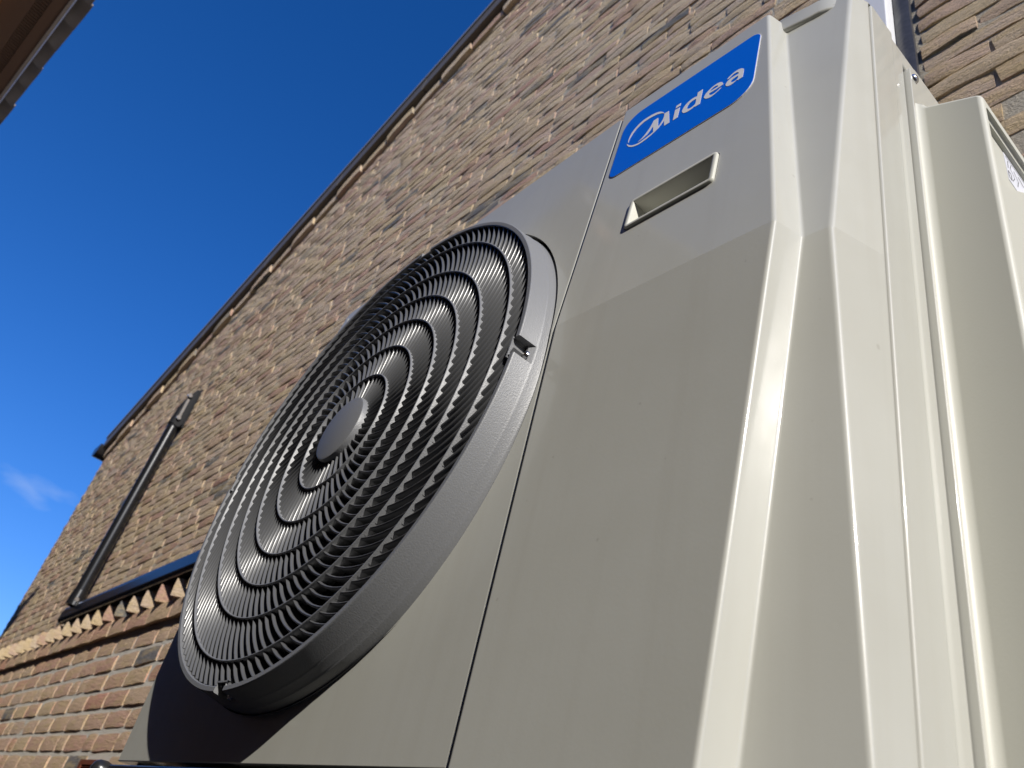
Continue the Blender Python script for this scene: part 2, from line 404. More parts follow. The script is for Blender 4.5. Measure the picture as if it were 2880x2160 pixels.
for i, (sz, var, c, s) in enumerate(bricks):
    if sz <= 0 and c[0] > -1.0 and var is VU and c[2] < 1.0: continue
    me = random.choice(var); fl = random.choice((1, -1))
    M = Matrix.Translation(Vector(c) - HB) @ Matrix.Rotation(R_(random.uniform(-0.5, 0.5)), 4, 'Y') @ Matrix.Rotation(R_(random.uniform(-0.6, 0.6)), 4, 'Z') @ Matrix.Diagonal((s, 1, 1, 1))
    if i in single:
        o = inst('brick', me, house); o.matrix_local = M
    else: into_mass(me, M, 'u' if var is VU else 'l')
for b in teeth:
    sz, var, c, s = b; me = random.choice(var)
    M = Matrix.Translation(Vector(c) - HB) @ Matrix.Rotation(R_(45 + random.uniform(-3, 3)), 4, 'Z')
    if b in teeth_keep:
        o = inst('brick', me, house); o.matrix_local = M
    else: into_mass(me, M, 'l')
for k, m in (('u', BRICK), ('l', BRICK2)):
    if k in mass: tag(mass[k].build('bricks', m, house, smooth=50), kind='stuff')
tag(house, 'tall gable end house wall of mixed yellow, red and dark bricks', 'house')
# a plank of brickwork carries on above the teeth: slightly corbelled course line
cb = MB(); cb.box((XL, YW - 0.004, BAND1 - 0.004), (-0.7, YW + 0.02, BAND1 + 0.006)); local(cb).build('bed_joint', MORTAR, house)
# verge: row of bricks under a dark brown trim
sl_ang = math.atan2(2.2936 - 3.4751, -5.3054 + 1.5906) + math.pi
sa = math.atan2(3.4751 - 2.2936, 5.3054 - 1.5906); ca_, sa_ = math.cos(sa), math.sin(sa)
vb = [brick_mesh('verge_brick', 0.205, 0.070, 0.09, BRICK, 0.003) for _ in range(5)]
s = 0.0; k = 0; Ltot = (XPEAK - XL) / ca_
while s < Ltot:
    cx = XL + (s + 0.105) * ca_; cz = zroof(cx) - (TRIM_H + ROW_H / 2) / ca_
    o = inst('verge_brick', random.choice(vb), house)
    o.matrix_local = Matrix.Translation(Vector((cx, YW - (0.026 if k % 2 else 0.017), cz)) - HB) @ Matrix.Rotation(-sa, 4, 'Y')
    s += 0.213; k += 1
tr = MB(); seg = 9
for i in range(seg):
    xa = XL - 0.05 + (XPEAK - XL + 0.05) * i / seg; xb = XL - 0.05 + (XPEAK - XL + 0.05) * (i + 1) / seg - 0.006
    tr.prism([(xa, zroof(xa) - TRIM_H / ca_), (xb, zroof(xb) - TRIM_H / ca_), (xb, zroof(xb) - 0.012), (xa, zroof(xa) - 0.012)],
             lambda x, z: (x, YW - 0.045, z), lambda x, z: (x, YW + 0.28, z))
local(tr).build('verge_trim', TRIM, house)
tr2 = MB(); tr2.prism([(XL - 0.05, zroof(XL - 0.05) - 0.011), (XPEAK, zroof(XPEAK) - 0.011), (XPEAK, zroof(XPEAK) + 0.008), (XL - 0.05, zroof(XL - 0.05) + 0.008)],
         lambda x, z: (x, YW - 0.052, z), lambda x, z: (x, YW + 0.30, z))
local(tr2).build('verge_cap', TRIMTOP, house)
# right-hand slope, out of the picture
rs = MB(); rs.prism([(XPEAK, ztop(XPEAK)), (XR, ztop(XR)), (XR, ztop(XR) - 0.08), (XPEAK, ztop(XPEAK) - 0.08)], lambda x, z: (x, YW - 0.045, z), lambda x, z: (x, YW + 0.30, z))
local(rs).build('verge_trim', TRIM, house)
# roof plane behind the gable and eaves gutter seen end-on at the left corner
rf = MB(); rf.prism([(XL - 0.25, ztop(XL - 0.25) - 0.06), (XPEAK, ztop(XPEAK) - 0.02), (XR, ztop(XR) - 0.02), (XR, ztop(XR) - 0.1), (XPEAK, ztop(XPEAK) - 0.1), (XL - 0.25, ztop(XL - 0.25) - 0.13)],
        lambda x, z: (x, YW + 0.301, z), lambda x, z: (x, YW + 5.0, z))
local(rf).build('roof', TILE, house)
gt = MB(); gx, gz = XL - 0.085, 2.165
prof = [(0.080 * math.cos(R_(a)), 0.080 * math.sin(R_(a))) for a in range(180, 361, 15)] + [(0.072 * math.cos(R_(a)), 0.072 * math.sin(R_(a))) for a in range(360, 179, -15)]
gt.prism(prof, lambda x, z: (gx + x, YW - 0.06, gz + z), lambda x, z: (gx + x, YW + 5.0, gz + z))
gt.prism([(0.080 * math.cos(R_(a)), 0.080 * math.sin(R_(a))) for a in range(180, 361, 15)], lambda x, z: (gx + x, YW - 0.066, gz + z), lambda x, z: (gx + x, YW - 0.061, gz + z))
local(gt).build('gutter', RUBBER, house, smooth=40)
sw = MB(); sw.box((XL, YW + 0.301, -0.62), (XL + 0.25, YW + 5.0, 2.10)); local(sw).build('side_wall', BRICK, house)
# brown vent grille low in the wall
vg = MB(); vx0, vx1, vz0, vz1 = -2.45, -2.24, 0.03, 0.118
fr_o = rounded_rect(vx0, vx1, vz0, vz1, 0.004, 2); fr_i = rounded_rect(vx0 + 0.03, vx1 - 0.03, vz0 + 0.012, vz1 - 0.014, 0.002, 2)
V, F = cdt(fr_o, [fr_i]); vg.add([(x, YW - 0.014, z) for x, z in V], F)
vg.loft([[(x, YW - 0.014, z) for x, z in fr_o], [(x, YW + 0.01, z) for x, z in fr_o]], True)
vg.loft([[(x, YW - 0.014, z) for x, z in fr_i], [(x, YW + 0.006, z) for x, z in fr_i]], True)
vgo = local(vg).build('vent_grille', VENTBROWN, house)
for i in range(5):
    q = MB(); zz = vz0 + 0.016 + i * 0.0125; q.add([(vx0 + 0.03, YW - 0.012, zz), (vx1 - 0.03, YW - 0.012, zz), (vx1 - 0.03, YW + 0.002, zz + 0.006), (vx0 + 0.03, YW + 0.002, zz + 0.006)], [(0, 1, 2, 3)])
    q.v = [tuple(Vector(v)) for v in q.v]; o = local(q).build('slat', VENTBROWN, vgo)
    md = o.modifiers.new('thick', 'SOLIDIFY'); md.thickness = 0.0025
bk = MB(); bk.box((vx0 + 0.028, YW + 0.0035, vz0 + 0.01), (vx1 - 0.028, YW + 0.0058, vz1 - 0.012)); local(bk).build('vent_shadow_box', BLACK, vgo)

# ================================================================== white duct and dark strip on the wall
d = MB(); d.box((DUCT_L, 0.418, -0.62), (0.1285, YW - 0.001, 4.2)); o = d.build('cable_duct', DUCT, bevel=(0.003, 2))
tag(o, 'white square cable duct running up the brick wall behind the unit', 'duct')
d = MB(); N = 46; rows = []
random.seed(3)
for i in range(N):
    zz = -0.62 + 4.8 * i / (N - 1); a = random.uniform(-0.0012, 0.0012); b = random.uniform(-0.0012, 0.0012); yb = 0.440 + random.uniform(-0.002, 0.002)
    rows.append([(0.1295 + a, 0.4485, zz), (0.1297 + a, yb, zz), (0.143, yb - 0.004, zz), (0.1560 + b, yb, zz), (0.1562 + b, 0.4485, zz)])
d.loft(rows, True); o = d.build('sealing_strip', ANTHRA, smooth=50)
tag(o, 'anthracite strip running up beside the white duct on the bricks', 'strip')

# ================================================================== folded drop-arm awning on the wall
aw = empty('drop_arm_awning', (-3.6, 0.45, 0.69)); AB = Vector((-3.6, 0.45, 0.69))
def al(mb): mb.v = [tuple(Vector(v) - AB) for v in mb.v]; return mb
bar = MB(); prof = [(0.400, 0.690), (0.400, 0.728), (0.409, 0.752), (0.444, 0.758), (0.446, 0.688), (0.413, 0.680)]
bar.prism(prof, lambda y, z: (-3.70, y, z), lambda y, z: (-0.9, y, z)); al(bar).build('front_bar', AWN, aw, bevel=(0.006, 3))
ec = MB(); ec.prism([(y + (0.4 - y) * -0.02, z + (0.716 - z) * -0.04) for y, z in prof], lambda y, z: (-3.713, y, z), lambda y, z: (-3.7005, y, z)); al(ec).build('end_cap', AWN, aw, bevel=(0.003, 2))
P0, P1 = Vector((-3.575, 0.405, 0.760)), Vector((-3.575, 0.412, 1.74))
arm = MB(); arm.tube(P0, P1, 0.028, 20); al(arm).build('arm', AWN, aw, smooth=40)
kn = MB(); kn.tube(P0 - Vector((0, 0, 0.02)), P0 + Vector((0, 0.001, 0.05)), 0.035, 18, r2=0.031); al(kn).build('arm_joint', AWN, aw, smooth=40)
br = MB()
for dx in (-0.030, 0.030):
    br.prism([(0.449, 1.935), (0.449, 1.74), (0.43, 1.70), (0.40, 1.70), (0.392, 1.74), (0.400, 1.87), (0.425, 1.935)], lambda y, z: (-3.575 + dx - 0.004, y, z), lambda y, z: (-3.575 + dx + 0.004, y, z))
br.box((-3.62, 0.4405, 1.70), (-3.53, 0.4492, 1.945)); al(br).build('wall_bracket', AWNMAT, aw, bevel=(0.002, 1))
hd = MB(); hd.tube(P1 - Vector((0, 0, 0.03)), P1 + Vector((0, 0.003, 0.10)), 0.033, 18, r2=0.024); al(hd).build('arm_head', AWNMAT, aw, smooth=40)
st = MB(); st.box((-3.5395, 0.402, 1.745), (-3.5370, 0.414, 1.86)); al(st).build('steel_link', STEEL, aw)
for (yy, zz) in ((0.406, 1.742), (0.404, 1.880)):
    b = MB(); b.tube((-3.545, yy, zz), (-3.528, yy, zz), 0.011, 14); al(b).build('bolt', STEEL, aw, smooth=40)
b = MB(); b.tube((-3.55, 0.400, 0.765), (-3.541, 0.400, 0.765), 0.009, 12); al(b).build('bolt', STEEL, aw, smooth=40)
tag(aw, 'black awning bar with a thin arm bracketed to the brick gable wall', 'awning')

# ================================================================== neighbouring house: eaves at the upper left
E0 = Vector((-2.796, -0.936, 3.0)); ED = Vector((-0.9923, -0.1243, 0)); EN = Vector((0.1243, -0.9923, 0))   # along the eaves, away from the sky
nb = empty('neighbour_house', (-4.5, -1.6, -0.62)); NB0 = Vector((-4.5, -1.6, -0.62))
S0, S1 = -1.12, 4.6
def eb(name, m, n0, n1, z0, z1, s0=S0, s1=S1, parent=None, bevel=None):
    q = MB(); q.prism([(s0, n0), (s1, n0), (s1, n1), (s0, n1)], lambda s, n: tuple(E0 + ED * s + EN * n + Vector((0, 0, z0)) - NB0), lambda s, n: tuple(E0 + ED * s + EN * n + Vector((0, 0, z1)) - NB0))
    return q.build(name, m, parent or nb, bevel=bevel)
eb('fascia', GREYTRIM, 0.058, 0.074, -0.002, 0.055)
eb('soffit_board', WOOD, 0.0745, 0.128, 0.004, 0.03)
eb('soffit', WOOD, 0.180, 0.42, 0.006, 0.03)
eb('vent_backing', BLACK, 0.1285, 0.1795, 0.016, 0.028)
vs = MB(); s = S0
while s < S1:
    vs.prism([(s, 0.129), (s + 0.008, 0.129), (s + 0.008, 0.179), (s, 0.179)], lambda s_, n: tuple(E0 + ED * s_ + EN * n + Vector((0, 0, 0.006)) - NB0), lambda s_, n: tuple(E0 + ED * s_ + EN * n + Vector((0, 0, 0.0158)) - NB0))
    s += 0.021
tag(vs.build('vent_ribs', WOOD, nb), kind='stuff')
eb('wall_plate', BEAM, 0.285, 0.36, -0.06, 0.0055)
eb('wall', NBRICK, 0.43, 0.70, -3.62, 0.0285, S0 + 0.1, S1)
s = S0; random.seed(5)
tp = [(-0.105, 0), (-0.06, 0.012), (-0.02, 0.030), (0.03, 0.036), (0.08, 0.026), (0.105, 0.006), (0.105, -0.010), (0.08, 0.010), (0.03, 0.019), (-0.02, 0.012), (-0.06, -0.006), (-0.105, -0.018)]
tmb = MB(); tmb.prism(tp, lambda a, b: (a, 0, b), lambda a, b: (a, 0.42, b + 0.16)); tme = tmb.mesh('roof_tile', 40); tme.materials.append(TILE)
while s < S1:
    o = inst('roof_tile', tme, nb); P = E0 + ED * (s + 0.1) + EN * random.uniform(-0.004, 0.004) + Vector((0, 0, 0.062))
    o.matrix_local = Matrix.Translation(P - NB0) @ Matrix(((-ED.x, EN.x, 0, 0), (-ED.y, EN.y, 0, 0), (0, 0, 1, 0), (0, 0, 0, 1))); s += 0.205
rp_ = MB(); rp_.prism([(S0, 0.4), (S1, 0.4), (S1, 3.0), (S0, 3.0)], lambda s_, n: tuple(E0 + ED * s_ + EN * n + Vector((0, 0, 0.06 + (n - 0.0) * 0.38)) - NB0), lambda s_, n: tuple(E0 + ED * s_ + EN * n + Vector((0, 0, 0.09 + (n - 0.0) * 0.38)) - NB0))
rp_.build('roof', TILE, nb)
for nm_, sa0, sa1, zt in (('tall_sky_blocker', -4.261, S0 + 0.09, -1.08), ('low_sky_blocker', -6.125, -4.271, -2.0), ('far_sky_blocker', -10.811, -6.135, -0.70)):  # unseen walls added to cut sky fill on the unit, lower where sun enters
    q = MB(); q.prism([(sa0, 0.55), (sa1, 0.55), (sa1, 0.74), (sa0, 0.74)], lambda s_, n: tuple(E0 + ED * s_ + EN * n + Vector((0, 0, -3.62)) - NB0), lambda s_, n: tuple(E0 + ED * s_ + EN * n + Vector((0, 0, zt)) - NB0))
    q.build(nm_, NBRICK, nb)
q = MB(); q.box((-8.2, -2.6, -0.62), (-8.0, 0.25, 2.1)); q.v = [tuple(Vector(v) - NB0) for v in q.v]; q.build('alley_end_sky_blocker', NBRICK, nb)  # unseen wall added to keep bright horizon sky off the panel's shaded side
tag(nb, 'neighbouring tiled roof eaves with brown soffit seen from below at upper left', 'house')

LOGO = {"arc": [268, 6243, 263, 6290, 266, 6343, 280, 6407, 311, 6456, 357, 6501, 415, 6526, 477, 6527, 536, 6520, 594, 6501, 644, 6472, 677, 6440, 704, 6404, 720, 6366, 699, 6394, 660, 6423, 615, 6449, 565, 6464, 501, 6475, 439, 6474, 385, 6451, 340, 6421, 306, 6370, 283, 6314, 274, 6280, 276, 6234], "m": [253, 6232, 271, 6184, 303, 6136, 347, 6096, 390, 6071, 442, 6052, 496, 6051, 554, 6059, 604, 6075, 651, 6101, 686, 6125, 714, 6164, 735, 6204, 742, 6239, 769, 6100, 833, 6100, 781, 6356, 724, 6363, 730, 6306, 725, 6260, 710, 6218, 691, 6179, 678, 6173, 643, 6359, 585, 6362, 577, 6320, 559, 6262, 532, 6211, 499, 6162, 465, 6132, 424, 6114, 456, 6113, 495, 6120, 537, 6143, 565, 6182, 584, 6221, 603, 6240, 626, 6119, 597, 6108, 553, 6097, 502, 6087, 456, 6081, 406, 6092, 352, 6120, 308, 6159, 280, 6193], "dot": [874, 6311, 876, 6359, 932, 6357, 933, 6308], "i": [877, 6096, 872, 6287, 932, 6277, 933, 6098], "d": [1141, 6087, 1200, 6082, 1197, 6346, 1138, 6347, 1140, 6274, 1114, 6288, 1073, 6291, 1040, 6279, 1010, 6258, 991, 6229, 979, 6196, 977, 6166, 984, 6139, 1002, 6112, 1027, 6093, 1055, 6084, 1085, 6084, 1113, 6088, 1132, 6102], "dh": [1137, 6233, 1113, 6242, 1084, 6240, 1056, 6226, 1038, 6203, 1034, 6179, 1041, 6152, 1059, 6130, 1079, 6121, 1105, 6121, 1128, 6132, 1139, 6143, 1140, 6177], "e": [1451, 6177, 1448, 6201, 1435, 6234, 1413, 6256, 1384, 6270, 1347, 6271, 1310, 6261, 1278, 6239, 1252, 6215, 1239, 6181, 1237, 6158, 1248, 6131, 1270, 6105, 1300, 6086, 1338, 6079, 1374, 6089, 1406, 6106, 1428, 6122, 1442, 6134, 1420, 6142, 1409, 6129, 1384, 6116, 1358, 6109, 1334, 6112, 1310, 6130, 1294, 6156, 1294, 6169, 1307, 6173, 1372, 6168, 1424, 6171], "eh": [1294, 6206, 1308, 6222, 1330, 6237, 1356, 6240, 1379, 6232, 1393, 6213, 1394, 6200, 1373, 6198, 1327, 6203], "a": [1489, 6222, 1507, 6246, 1533, 6264, 1568, 6278, 1604, 6278, 1637, 6265, 1662, 6242, 1675, 6215, 1678, 6174, 1676, 6075, 1624, 6072, 1617, 6088, 1597, 6078, 1572, 6066, 1544, 6066, 1517, 6079, 1495, 6102, 1484, 6131, 1487, 6153, 1499, 6178, 1521, 6193, 1551, 6199, 1583, 6196, 1622, 6192, 1619, 6214, 1610, 6230, 1590, 6242, 1564, 6244, 1542, 6234, 1523, 6220, 1511, 6212], "ah": [1622, 6155, 1595, 6158, 1567, 6154, 1548, 6145, 1540, 6132, 1549, 6115, 1566, 6099, 1590, 6093, 1610, 6097, 1621, 6110, 1623, 6133]}

# ================================================================== the heat pump
hp = empty('heat_pump', (0, 0, 0))
ZC, ZT_L, ZT_R = 0.3664, 0.700, 0.708
CS, BS = 0.0703, 0.0264
def ysl(x, z): return max(0.0, z - ZC) * CS + 0.0022
def ysr(x, z): return max(0.0, z - ZC) * CS + BS * x * min(1.0, z / ZC)
FC = Vector((-0.3022, -0.0285, 0.3401)); TA, TB = 0.0095, 0.0489
NW = Vector((TA, -1, TB)).normalized(); NU = Vector((1, TA, 0)); NU = (NU - NW * NU.dot(NW)).normalized(); NV = NW.cross(NU)
FM = Matrix(((NU.x, NV.x, NW.x, FC.x), (NU.y, NV.y, NW.y, FC.y), (NU.z, NV.z, NW.z, FC.z), (0, 0, 0, 1)))

def sheet(mb, outer, holes, yf, r, depth, extra=(), n=4, hole_depth=0.012):
    inn = offset(outer, r)
    V, F = cdt(inn, holes, extra); mb.add([(x, yf(x, z), z) for x, z in V], F)
    rows = []
    for k in range(n + 1):
        a = math.pi / 2 * k / n; o_ = offset(outer, r * (1 - math.sin(a)))
        rows.append([(x, yf(x, z) + r * (1 - math.cos(a)), z) for x, z in o_])
    rows.append([(x, yf(x, z) + depth, z) for x, z in outer]); mb.loft(rows, True)
    for h in holes:
        if hole_depth: mb.loft([[(x, yf(x, z), z) for x, z in h], [(x, yf(x, z) + hole_depth, z) for x, z in h]], True)
def crease(o):
    me = o.data
    for e in me.edges:
        if all(abs(me.vertices[i].co.z - ZC) < 2e-4 for i in e.vertices): e.use_edge_sharp = True
    return o
# --- left panel with the fan opening
X0 = -0.0016
outl = [(-0.645, 0.0), (X0, 0.0), (X0, ZC), (X0, ZT_L - 0.004), (X0 - 0.004, ZT_L), (-0.590, ZT_L), (-0.600, 0.697), (-0.604, 0.688), (-0.654, ZC), (-0.651, 0.20)]
hc = (FC.x + 0.0008, FC.z + 0.0012); HR = 0.2979
circ = [(hc[0] + HR * math.cos(2 * math.pi * i / 160), hc[1] + HR * math.sin(2 * math.pi * i / 160)) for i in range(160)]
mb = MB(); sheet(mb, outl, [circ], ysl, 0.0014, 0.022, extra=[[(-0.6520, ZC), (X0 - 0.0015, ZC)]])
crease(mb.build('fan_panel', PAINT, hp, smooth=25, wn=True))

# --- right panel: faceted corner, crease, handle opening
def level(zq, pts, rads):
    return [(q.x, q.y, zq) for q in fillet(pts, rads)]
SX = 0.0028
A = [(0.1937, 0.0), (0.2194, 0.0058), (0.1857, 0.0290)]; B = [(0.1965, 0.0270), (0.2252, 0.0312), (0.1910, 0.0503)]
Cc = [(0.2618, 0.0376), (0.2470, 0.0330), (0.2538, 0.0592)]; D = [(0.2610, 0.0800)] * 3
rd = (0.0030, 0.0026, 0.0034)
lev = []
for i, zq in enumerate((-0.012, ZC, ZT_R)):
    yS = (0.0, 0.0, (ZT_R - ZC) * CS)[i]
    Ai = A[i]; dv = (Vector(Ai) - Vector((SX, yS))).normalized()
    pts = [(SX, yS + 0.018), (SX, yS), Ai, B[i], Cc[i], D[i], (D[i][0] - 0.0115, D[i][1] + 0.0015)]
    lev.append(level(zq, pts, [0, 0.0025, rd[0], rd[1], rd[2], 0.003, 0]))
# straight foot below the lowest measured level
lev = [[(x, y, -0.012) for x, y, z in lev[0]]] + lev[1:]
n7 = 7; iS = n7; iA = n7 + 1                              # last point of the seam fillet, first of the A fillet
mb = MB()
rt = 0.003
top_rows = []
for k in range(4):
    a = math.pi / 2 * k / 3
    top_rows.append([(x, y + rt * (1 - math.cos(a)), z - rt + rt * math.sin(a)) for x, y, z in lev[2]])
top_rows.append([(x, y + 0.010, z) for x, y, z in lev[2]])
for lo, hi, up_ in ((lev[0], lev[1], False), (lev[1], top_rows[0], True)):
    n = len(lo); o0 = len(mb.v); mb.v += [tuple(q) for q in lo] + [tuple(q) for q in hi]
    for j in range(n - 1):
        if up_ and j == iS: continue
        mb.f.append((o0 + j, o0 + j + 1, o0 + n + j + 1, o0 + n + j))
mb.loft(top_rows)
mb.loft([[(x, y + 0.010, z) for x, y, z in lev[0]], lev[0]])
hx0, hx1, hz0, hz1 = 0.0600, 0.1560, 0.4590, 0.5005
h_out = rounded_rect(hx0, hx1, hz0, hz1, 0.0045, 4)
quad = [lev[1][iS], lev[1][iA], top_rows[0][iA], top_rows[0][iS]]
def yq(x, z):
    tt = (z - ZC) / (ZT_R - rt - ZC); l = Vector(quad[0]).lerp(Vector(quad[3]), tt); r = Vector(quad[1]).lerp(Vector(quad[2]), tt)
    u = (x - l.x) / (r.x - l.x); return l.y + (r.y - l.y) * u
h_cut = offset(h_out, -0.0009)
V, F = cdt([(q[0], q[2]) for q in quad], [h_cut]); mb.add([(x, yq(x, z), z) for x, z in V], F)
fp = crease(mb.build('service_panel', PAINT, hp, smooth=30, wn=True))

# --- handle: raised frame and recess
hm = MB()
loops = [(h_out, 0.008), (h_out, -0.0018), (offset(h_out, 0.0008), -0.0026), (offset(h_out, 0.0040), -0.0026), (offset(h_out, 0.0048), -0.0018)]
inn = offset(h_out, 0.0048)
loops += [(inn, 0.055)]
hm.loft([[(x, yq(x, z) + dy, z) for x, z in lp] for lp, dy in loops], True)
hf = hm.build('handle_frame', COVER, fp, smooth=50)
hm = MB(); V, F = cdt(inn); hm.add([(x, yq(x, z) + 0.0545, z) for x, z in V], F); hm.build('handle_recess', COVER, fp)

# --- badge and lettering
def pairs(l): return [(l[i] / 1e4, l[i + 1] / 1e4) for i in range(0, len(l), 2)]
bp_ = rounded_rect(0.0117, 0.1809, 0.5695, 0.6800, (0.012, 0.024, 0.012, 0.024), 8)
def flat(name, m, polys, lift, parent, th=0.0003):
    q = MB()
    for outer, holes in polys:
        ar = sum(outer[i][0] * outer[(i + 1) % len(outer)][1] - outer[(i + 1) % len(outer)][0] * outer[i][1] for i in range(len(outer)))
        if ar < 0: outer = outer[::-1]
        V, F = cdt(outer, holes); q.add([(x, yq(x, z) - lift, z) for x, z in V], F)
        for lp in [outer] + list(holes): q.loft([[(x, yq(x, z) - lift, z) for x, z in lp], [(x, yq(x, z) - lift + th, z) for x, z in lp]], True)
    return q.build(name, m, parent)
edge = flat('badge', WHITEINK, [(bp_, [])], 0.0006, fp, 0.0005)
flat('blue_field', BLUE, [(offset(bp_, 0.0006), [])], 0.00085, edge)
for nm, o_, h_ in (('letter_swoosh', 'arc', None), ('letter_m', 'm', None), ('letter_i_dot', 'dot', None), ('letter_i', 'i', None), ('letter_d', 'd', 'dh'), ('letter_e', 'e', 'eh'), ('letter_a', 'a', 'ah')):
    flat(nm, WHITEINK, [(pairs(LOGO[o_]), [pairs(LOGO[h_])] if h_ else [])], 0.0011, edge, 0.0002)

# --- side panel, ridge, flange and moulded cover
XS = 0.261
sp = MB()
prof = [(XS - 0.012, 0.0840), (XS - 0.003, 0.0828), (XS - 0.0008, 0.0832), (XS, 0.0850), (XS, 0.1200), (XS - 0.0004, 0.1216), (XS - 0.0026, 0.1233), (XS - 0.0030, 0.1252), (XS - 0.0030, 0.1455), (XS - 0.0038, 0.1468), (XS - 0.012, 0.1472)]
sp.loft([[(x, y, zq) for x, y in prof] for zq in (-0.012, 0.2, 0.45, 0.7080)])
sp.build('side_panel', PAINT, hp, smooth=60, wn=True)
fl = MB(); fpoly = rounded_rect(0.1480, 0.385, -0.012, 0.690, (0.002, 0.002, 0.012, 0.014), 5)
fl.prism(fpoly, lambda y, z: (0.2635, y, z), lambda y, z: (0.2560, y, z)); flo = fl.build('cover_flange', PAINT, hp, bevel=(0.0009, 3))
b = MB(); b.lathe([(0.0, 0.0032), (0.0025, 0.0030), (0.0045, 0.0018), (0.0052, 0.0)], 0, 2 * math.pi, 16)
so = b.build('screw', STEEL, flo, smooth=60); so.matrix_local = Matrix.Translation((0.2635, 0.1560, 0.671)) @ Matrix.Rotation(R_(90), 4, 'Y')
# cover body: plan outline with a fillet to the flange and rounded front corner, lofted; grip pocket in the side
cx0, cx1, cy0, cy1, cz0 = 0.2625, 0.3185, 0.1500, 0.360, -0.03
def cz1(x): return 0.6246 - (x - 0.268) * 0.69
pl = [Vector((cx0 + 0.0085 - 0.0085 * math.cos(a), cy0 - 0.0015 + 0.0085 * math.sin(a) * 0.8)) for a in [math.pi / 2 * k / 6 for k in range(7)]]
fc_y = 0.1495; rc = 0.0045
arc = [Vector((cx1 - rc + rc * math.sin(a), fc_y + rc - rc * math.cos(a))) for a in [math.pi / 2 * k / 7 for k in range(8)]]
plan = pl + arc + [Vector((cx1, cy1)), Vector((cx0, cy1))]; nA = len(pl) + len(arc) - 1
cen = Vector((0.285, 0.25)); rtop = 0.006
def crow(dz, ins):
    r_ = []
    for v in plan:
        o_ = Vector((min(v.x, cx1 - ins), (v.y + ins) if v.x > cx0 + 0.008 and v.y < 0.17 else v.y)); r_.append((o_.x, o_.y, cz1(v.x) - dz))
    return r_
rows = [[(v.x, v.y, cz0) for v in plan], crow(rtop, 0)] + [crow(rtop - rtop * math.sin(a), rtop - rtop * math.cos(a)) for a in [math.pi / 2 * k / 5 for k in range(1, 6)]]
cv = MB(); n = len(plan); o0 = len(cv.v)
for r_ in rows: cv.v += r_
for i in range(len(rows) - 1):
    for j in range(n):
        if i == 0 and j == nA: continue
        k = (j + 1) % n; cv.f.append((o0 + i * n + j, o0 + i * n + k, o0 + (i + 1) * n + k, o0 + (i + 1) * n + j))
cv.f.append(tuple(o0 + (len(rows) - 1) * n + j for j in range(n)))
pk = [(0.1542, 0.5730), (0.1542, 0.5000), (0.1552, 0.4920), (0.1580, 0.4865), (0.1630, 0.4840), (0.1700, 0.4855), (0.1880, 0.4985), (0.2094, 0.5165), (0.2500, 0.5480), (0.2600, 0.5620), (0.2600, 0.5690), (0.2560, 0.5750), (0.1570, 0.5755)]
q0, q1, q2, q3 = rows[0][nA], rows[0][nA + 1], rows[1][nA + 1], rows[1][nA]
V, F = cdt([(q0[1], q0[2]), (q1[1], q1[2]), (q2[1], q2[2]), (q3[1], q3[2])], [pk]); cv.add([(cx1, y, z) for y, z in V], F)
rl = 0.004; prow = []
for k in range(6):
    a = math.pi / 2 * k / 5; lp_ = offset(pk, rl * (1 - math.cos(a))); prow.append([(cx1 - rl * math.sin(a), y, z) for y, z in lp_])
fl_ = offset(pk, rl + 0.001); prow.append([(0.3110, y, z) for y, z in fl_]); cv.loft(prow, True)
V, F = cdt(fl_); cv.add([(0.3110, y, z) for y, z in V], F)
co = cv.build('valve_cover', COVER, hp, smooth=40, wn=True)
# sticker in the grip recess
sx = 0.3114
sk = MB(); stp = [(0.2025, 0.5695), (0.2500, 0.5695), (0.2470, 0.5550), (0.2200, 0.5335), (0.2040, 0.5340)]
sk.prism(stp, lambda y, z: (sx, y, z), lambda y, z: (sx - 0.0003, y, z)); sko = sk.build('sticker', STICKER, co)
def line(pts, w_):
    q = MB()
    for a, b_ in zip(pts, pts[1:]):
        a = Vector(a); b_ = Vector(b_); d_ = (b_ - a).normalized(); n_ = Vector((-d_.y, d_.x)) * w_ / 2
        q.add([(sx + 0.0002, *(a + n_)), (sx + 0.0002, *(b_ + n_)), (sx + 0.0002, *(b_ - n_)), (sx + 0.0002, *(a - n_))], [(0, 1, 2, 3)])
    return q
for pts, w_ in (([(0.2050, 0.5665), (0.2470, 0.5665)], 0.0007), ([(0.2055, 0.5390), (0.2055, 0.5470), (0.2110, 0.5470), (0.2110, 0.5390), (0.2055, 0.5390)], 0.0011),
                ([(0.2130, 0.5400), (0.2190, 0.5490), (0.2120, 0.5560), (0.2160, 0.5640)], 0.0008), ([(0.2200, 0.5600), (0.2270, 0.5520), (0.2230, 0.5420)], 0.0011), ([(0.2070, 0.5520), (0.2090, 0.5630)], 0.0010), ([(0.2290, 0.5610), (0.2400, 0.5570)], 0.0012)):
    line(pts, w_).build('sticker_line', INK, sko)

# --- lid
ld = MB(); lp = []
r_l = 0.040
lp += [(-0.590, 0.045), (0.190, 0.0450)]
for k in range(9): a = R_(-90 + 90 * k / 8); lp.append((0.2575 - r_l + r_l * math.cos(a), 0.0500 + r_l + r_l * math.sin(a)))
lp += [(0.2575, 0.395), (-0.590, 0.395)]
ld.prism(lp, lambda x, y: (x, y, 0.6910), lambda x, y: (x, y, 0.7160)); ld.build('lid', PAINT, hp, bevel=(0.004, 3, 40))
